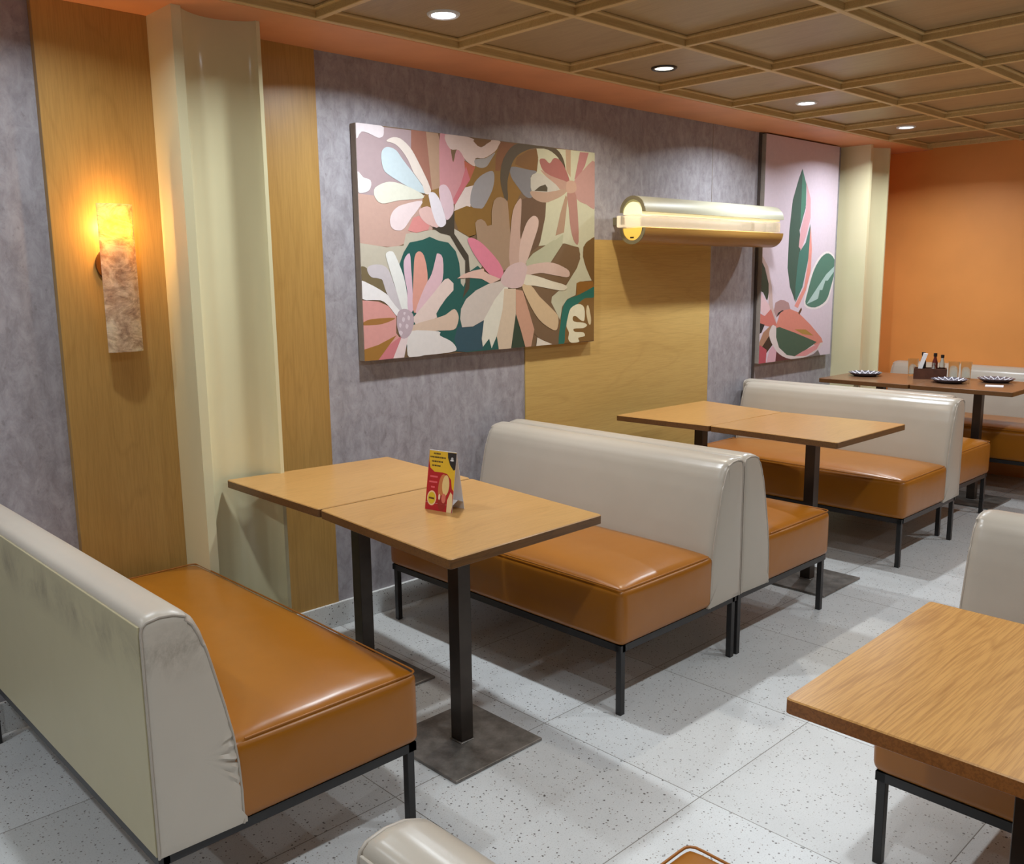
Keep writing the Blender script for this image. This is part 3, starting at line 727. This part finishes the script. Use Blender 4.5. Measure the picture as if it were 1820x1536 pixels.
 ((218,199,198),[192,87,228,87,204,2,146,2]),
 ((178,159,166),[187,203,197,207,210,209,223,208,236,203,250,194,259,183,263,169,262,152,259,136,253,121,245,105,235,94,223,86,208,82,196,84,187,94,179,110,174,126,171,142,171,160,172,175,175,187,180,196]),
 ((205,190,196),[184,118,190,117,197,114,201,110,200,105,196,99,192,96,188,97,184,100,181,104,180,109,181,115]),
 ((205,190,196),[204,174,208,174,212,171,215,167,214,162,211,156,208,153,205,153,201,156,199,160,199,165,201,171]),
 ((205,190,196),[221,145,225,144,230,141,232,137,231,132,227,126,224,123,221,124,218,127,216,131,216,136,218,142]),
 ((205,190,196),[231,180,235,180,239,177,242,173,242,168,240,162,237,159,234,159,230,162,228,166,228,171,229,177]),
 ((205,190,196),[185,150,188,150,193,147,195,144,195,139,192,133,190,130,187,130,184,133,182,136,182,141,183,147]),
 ((205,190,196),[209,195,212,195,217,195,219,193,219,190,216,186,214,183,212,183,209,185,207,187,207,190,207,193]),
 ((154,127,102),[726,573,727,633,741,679,760,695,784,700,813,693,829,679,834,634,844,538,843,382,780,359,728,421,636,499,625,578,638,591,661,597,684,587,699,567]),
 ((182,152,137),[863,642,875,665,891,683,903,694,911,700,916,699,919,691,919,673,917,646,915,617,912,588,908,555,909,520,923,475,943,425,946,390,918,374,872,371,840,386,833,426,838,486,845,538,849,578,855,613]),
 ((197,170,157),[960,599,973,610,987,619,1000,623,1012,622,1023,617,1030,609,1033,600,1033,589,1030,574,1023,555,1012,532,999,506,983,471,964,431,946,402,929,386,912,380,901,386,898,411,900,451,905,485,912,510,921,533,931,552,940,570,950,586]),
 ((208,121,140),[578,507,586,512,600,513,616,510,633,504,654,495,677,481,706,460,739,433,765,409,781,390,792,373,796,359,794,346,786,336,774,330,758,329,738,334,716,344,691,363,663,389,639,413,621,433,606,452,595,469,585,484,579,498]),
 ((207,172,157),[512,333,545,350,606,367,673,376,674,364,711,348,779,328,715,306,658,330,586,335,605,336]),
 ((194,182,172),[779,319,699,306,610,274,619,276,562,241,531,199,524,154,535,115,600,116,669,142,789,266,828,304]),
 ((212,208,192),[828,293,793,188,747,63,714,9,699,55,659,19,653,57,669,145,740,236,800,289]),
 ((202,182,157),[800,283,875,282,874,165,840,0,800,0,760,1,748,64,788,188]),
 ((192,147,122),[875,278,922,271,967,162,998,83,976,2,936,1,908,79,875,161]),
 ((200,174,137),[917,297,930,304,955,302,979,294,996,281,1014,262,1037,240,1074,214,1118,183,1150,159,1165,145,1169,136,1170,125,1170,108,1166,88,1159,75,1150,71,1137,72,1119,79,1093,91,1060,109,1030,131,1003,159,977,192,956,222,937,251,921,279]),
 ((170,170,142),[947,410,993,446,1062,477,1134,511,1152,513,1206,542,1200,492,1115,404,1038,400,946,382]),
 ((197,170,157),[935,382,962,390,1001,397,1038,401,1070,404,1102,405,1133,402,1168,395,1204,383,1231,373,1246,364,1253,356,1254,348,1253,341,1247,334,1231,331,1200,334,1158,340,1121,345,1092,349,1066,353,1038,354,1001,350,961,343,934,342,923,352,923,368]),
 ((210,202,180),[912,345,934,348,969,346,1003,342,1032,336,1063,329,1097,320,1143,310,1195,300,1228,290,1235,280,1225,271,1206,266,1176,268,1135,273,1097,279,1064,284,1032,289,1003,293,975,295,948,297,928,303,914,316,907,333]),
 ((198,172,169),[840,390,863,398,890,404,913,406,930,402,944,393,952,382,953,370,949,357,943,342,936,324,927,303,911,289,884,284,850,284,822,288,801,296,785,307,777,319,780,332,790,346,802,359,812,370,824,381]),
 ((214,204,188),[1019,43,1059,26,1126,3,1011,1]),
]
ART_LEAVES = [
 ((60,85,74),[460,1257,420,1194,380,1112,351,1050,322,847,319,613,360,488,410,425,430,391,457,445,451,643,487,758,457,861,524,1007,514,1170]),
 ((72,122,102),[462,1257,521,1160,527,1027,463,892,464,1025]),
 ((66,112,101),[597,906,618,781,582,644,528,485,441,382,432,487,451,643,465,716,544,780]),
 ((208,157,163),[519,1180,587,1071,598,948,545,821,489,732,454,752,470,861,526,986,535,1079]),
 ((218,142,131),[603,896,634,739,631,590,577,463,476,344,428,359,549,485,589,644]),
 ((225,215,215),[565,357,555,382,563,415,578,453,596,500,622,554,651,601,684,640,722,674,760,699,799,716,839,725,877,725,915,716,953,699,965,689,965,503,964,501,944,462,928,427,911,395,883,369,835,349,775,334,717,328,660,330,602,340]),
 ((78,118,103),[581,367,574,387,584,414,600,447,618,491,643,544,670,590,701,627,737,660,772,685,806,701,840,711,872,712,905,705,938,690,962,671,965,666,965,551,949,515,930,479,913,444,894,410,866,383,822,363,767,348,715,341,664,343,613,352]),
 ((168,193,188),[592,367,726,471,852,567,965,622,965,601,962,583,879,523,845,524,806,459,772,460,750,400,689,386]),
 ((48,62,46),[0,654,12,643,31,624,51,598,67,573,79,548,88,520,92,493,92,460,87,425,78,407,64,415,44,438,25,459,4,465,0,466]),
 ((192,166,161),[0,685,10,683,75,623,131,492,151,370,212,244,181,230,98,371,88,513,37,613,0,650]),
 ((217,182,186),[0,455,27,434,104,376,126,340,54,307,0,344]),
 ((196,112,102),[0,325,54,307,129,350,213,236,118,236,0,257]),
 ((168,132,131),[165,339,181,389,244,406,289,402,351,384,383,331,270,325,201,291]),
 ((205,128,112),[201,239,241,315,294,336,371,342,478,317,660,224,827,122,848,93,821,70,764,70,535,149,198,222]),
 ((34,30,30),[204,298,220,321,269,337,294,334,260,325,222,304]),
 ((95,60,35),[483,312,522,348,532,331,501,297]),
 ((165,125,60),[446,202,596,194,711,145,556,164]),
 ((36,33,33),[0,263,58,251,23,202,0,195]),
 ((166,122,97),[0,90,0,140,43,201,137,245,174,215,87,122,12,89]),
 ((58,40,26),[12,89,140,194,175,122,72,51]),
 ((176,76,86),[0,0,0,116,9,121,93,85,87,0]),
 ((208,163,173),[94,0,129,83,195,122,224,87,212,0]),
 ((92,46,46),[208,0,220,88,312,50,409,0]),
 ((210,196,193),[193,235,161,246,145,238,134,225,123,213,117,195,118,177,128,157,145,134,166,112,189,90,217,68,251,49,294,31,345,15,399,4,440,0,576,0,592,1,662,12,734,29,788,46,827,64,850,82,841,91,785,86,694,73,608,63,535,56,463,52,394,66,322,116,248,186]),
 ((64,88,70),[204,224,248,227,299,214,447,180,761,98,609,52,567,38,461,18,355,34,248,91,206,161]),
 ((208,140,140),[461,18,566,44,631,56,818,94,766,47,613,10]),
 ((112,103,99),[617,0,723,17,784,41,819,0]),
]

painting('canvas_painting', 'wide canvas painting of large pink and white flowers on the grey wall', 2.157, 3.60, 1.115, 2.064, (112, 87, 60), ART_FLOWERS)
painting('canvas_painting', 'tall lilac canvas painting of a green leafed plant beside the far cream column', 5.225, 6.19, 0.873, 2.312, (208, 192, 203), ART_LEAVES)

# ------------------------------------------------------------------ alabaster wall sconce
sc_ = thing('wall_sconce', 'lit alabaster slab wall sconce on the oak strip, glowing orange', 'wall lamp', (1.172, -.03, 1.465))
def disc_y(r0, y0, y1, seg=32):
    m_ = MB(); poly = [(r0 * math.cos(2 * PI * i / seg), r0 * math.sin(2 * PI * i / seg)) for i in range(seg)]
    return m_.prism(poly, y0, y1, 'y')
disc_y(0.056, -.012, 0).build('wall_plate', MAT['brass'], sc_, (0, 0, 0) and None, bevel=0.002, loc=(0, 0, .045))
MB().box(-.008, .008, -.060, -.010, .037, .053).build('bracket', MAT['brass'], sc_)
hw, zz0, zz1 = 0.0575, -.242, .238
outer = []; inner = []
for i in range(13):
    a = -1 + 2 * i / 12
    outer.append((a * hw, -.080 + .022 * a * a)); inner.append((a * (hw - .004), -.075 + .021 * a * a))
MB().prism(outer + inner[::-1], zz0, zz1, 'z', steps=1).build('alabaster_shade', MAT['alabaster'], sc_, smooth=40)
MB().lathe([(0.0001, .135), (.010, .138), (.016, .15), (.017, .165), (.012, .182), (.0001, .188)], 16, (0, -.054)).build('bulb', MAT['bulb'], sc_, smooth=60)
MB().lathe([(.010, .05), (.012, .10), (.011, .137)], 12, (0, -.054)).build('bulb_socket', MAT['brass'], sc_, smooth=60)
ld = bpy.data.lights.new('sconce_light', 'POINT'); ld.energy = SCONCE_W; ld.color = (1.0, 0.54, 0.17); ld.shadow_soft_size = 0.021
lo = bpy.data.objects.new('sconce_light', ld); COL.objects.link(lo); lo.parent = sc_; lo.location = (0, -.054, .165)

# ------------------------------------------------------------------ horizontal tube wall lamp
tl = thing('tube_wall_lamp', 'long horizontal cream and gold tube wall lamp above the oak panel', 'wall lamp', (3.775, -.145, 1.733))
LEN = 1.37
def arc(r, a0, a1, n=20, cy=0, cz=0): return [(cy + r * math.cos(a0 + (a1 - a0) * i / n), cz + r * math.sin(a0 + (a1 - a0) * i / n)) for i in range(n + 1)]
ro, ri, gap = 0.083, 0.064, 0.040
up_poly = arc(ro, 0, PI, cz=gap) + arc(ri, PI, 0, cz=gap)
dn_poly = arc(ro, PI, 2 * PI, cz=-gap) + arc(ri, 2 * PI, PI, cz=-gap)
MB().prism(up_poly, .006, LEN, 'x').build('upper_shell', MAT['shell_cream'], tl, smooth=40)
MB().prism(up_poly, 0, .006, 'x').build('upper_shell_rim', MAT['shell_grey'], tl)
MB().prism(dn_poly, .006, LEN, 'x').build('lower_shell', MAT['shell_gold'], tl, smooth=40)
MB().prism(dn_poly, 0, .006, 'x').build('lower_shell_rim', MAT['shell_grey'], tl)
MB().prism(arc(ri - .002, 0, PI, cz=.030) , .004, LEN - .01, 'x').build('upper_diffuser', MAT['glow_pale'], tl, smooth=40)
MB().prism(arc(ri - .002, PI, 2 * PI, cz=-.040), .004, LEN - .01, 'x').build('lower_diffuser', MAT['glow_yellow'], tl, smooth=40)
MB().box(-.030, LEN - .03, -.080, .080, -.036, .024).build('acrylic_bar', MAT['acrylic'], tl, bevel=0.006)
MB().box(.02, .05, .075, .145, -.02, .02).build('wall_bracket', MAT['shell_grey'], tl)
MB().box(LEN - .2, LEN - .17, .075, .145, -.02, .02).build('wall_bracket', MAT['shell_grey'], tl)
MB().box(-.0005, .0001, -.012, .012, -.092, -.085).build('maker_plate', MAT['black'], tl)

# ------------------------------------------------------------------ laid table: plates, glasses, caddy
def plate(label, loc):
    t = thing('dinner_plate', label, 'plate', loc, 0, 'dark plates with white zigzag on the far table')
    seg = 48
    prof = [(.0001, .006), (.05, .006), (.075, .009), (.095, .017), (.108, .024), (.110, .024), (.096, .013), (.07, .001), (.0001, 0)]
    m_ = MB().lathe(prof, seg)
    m_.build('dish', MAT['plate_dark'], t, smooth=50)
    z_ = MB(); n = 14; vs = []
    for i in range(n * 2):
        a = 2 * PI * i / (n * 2); r1 = .100 if i % 2 else .072; h1 = .030 if i % 2 else .012
        vs += [(r1 * math.cos(a), r1 * math.sin(a), h1), (r1 * .93 * math.cos(a), r1 * .93 * math.sin(a), h1 - .008)]
    fs = [(2 * i, 2 * ((i + 1) % (2 * n)), 2 * ((i + 1) % (2 * n)) + 1, 2 * i + 1) for i in range(2 * n)]
    z_.add(vs, fs); z_.build('zigzag_border', MAT['plate_white'], t)  # raised white zigzag band inside the dark rim
    return t
p0 = plate('dark plate with white zigzag rim, on the wall side of the far brown table', (6.06, -.37, .75))
for lab, loc in (('dark plate with white zigzag rim, in front of the brown caddy', (6.02, -.945, .75)), ('dark plate with white zigzag rim, at the aisle end of the far table', (6.24, -1.15, .75))):
    place(copy_tree(p0), loc, 0, lab)
def glass(label, loc):
    t = MB().lathe([(.0001, .001), (.026, .001), (.029, .012), (.034, .118), (.033, .118), (.028, .014), (.0001, .008)], 28).build('drinking_glass', MAT['glass'], None, smooth=50, loc=loc)
    return tag(t, label, 'glass', 'clear tumblers on the far table')
g0 = glass('clear tumbler to the left of the brown caddy', (6.25, -.615, .75))
for lab, loc in (('clear tumbler touching the right end of the brown caddy', (6.20, -.90, .75)), ('clear tumbler furthest right of the caddy, before the grey bench back', (6.235, -.965, .75))):
    c = g0.copy(); COL.objects.link(c); c.location = loc; c['label'] = lab
cd = thing('condiment_caddy', 'dark brown wooden condiment caddy on the far table', 'caddy', (6.16, -.765, .75), math.radians(-68))
MB().box(-.10, .10, -.055, .055, 0, .006).box(-.10, .10, -.055, -.048, .006, .07).box(-.10, .10, .048, .055, .006, .07).box(-.10, -.093, -.048, .048, .006, .07).box(.093, .10, -.048, .048, .006, .07).build('box', MAT['caddy'], cd)
MB().box(-.004, .004, -.047, .047, .007, .062).build('divider', MAT['caddy'], cd)
M_ = math
def lying(name, lab, cat, pts, r, mat):
    o = MB().tube(pts, r, 12).build(name, mat, None, smooth=50)
    return tag(o, lab, cat)
cdw = Matrix.Translation((6.16, -.765, .75)) @ Matrix.Rotation(math.radians(-68), 4, 'Z')
def W(x, y, z): return tuple(cdw @ Vector((x, y, z)))
nap = MB(); pA = [W(-.085, -.03, .03), W(-.06, -.03, .03), W(-.02, -.02, .165), W(-.045, -.02, .17)]; pB = [W(-.085, .0, .03), W(-.06, .0, .03), W(-.02, .01, .165), W(-.045, .01, .17)]
nap.add(pA + pB, [(0, 1, 2, 3), (4, 5, 6, 7), (0, 1, 5, 4), (1, 2, 6, 5), (2, 3, 7, 6), (3, 0, 4, 7)])
tag(nap.build('folded_napkin', MAT['paper']), 'white folded paper napkin leaning in the brown caddy', 'napkin')
def bottle(name, lab, x, y, tilt, cap, body, h=.13, r=.018):
    base = Matrix.Translation(W(x, y, .008)) @ Matrix.Rotation(tilt, 4, 'X')
    t = bpy.data.objects.new(name, None); COL.objects.link(t); t.matrix_world = base; t['label'] = lab; t['category'] = 'bottle'; t['group'] = 'bottles and shakers in the caddy'
    MB().lathe([(.0001, 0), (r, 0), (r, h * .6), (r * .5, h * .8), (r * .45, h * .86), (.0001, h * .86)], 16).build('body', body, t, smooth=50)
    MB().lathe([(r * .5, h * .86), (r * .62, h * .87), (r * .62, h), (.0001, h * 1.01)], 16).build('cap', cap, t, smooth=50)
bottle('sauce_bottle', 'black sauce bottle behind the napkin in the caddy', -.045, .022, .0, MAT['black'], MAT['black'], .165, .019)
bottle('sauce_bottle', 'dark red-brown sauce bottle in the middle of the caddy', .0265, .022, .0, MAT['black'], MAT['red_brown'], .16, .018)
bottle('sauce_bottle', 'leaning bottle with black cap at the right end of the caddy', .07, .022, .0, MAT['black'], MAT['glass'], .15, .017)
bottle('pepper_shaker', 'small steel shaker at the front of the caddy', .02, -.03, 0, MAT['chrome'], MAT['chrome'], .10, .015)
cut = thing('white_square', 'flat white square lying at the aisle end of the far table', 'napkin', (6.0, -1.22, .7505), .3)
MB().box(-.05, .05, -.05, .05, 0, .002).build('sheet', MAT['paper'], cut)  # thin flat white square on the tabletop
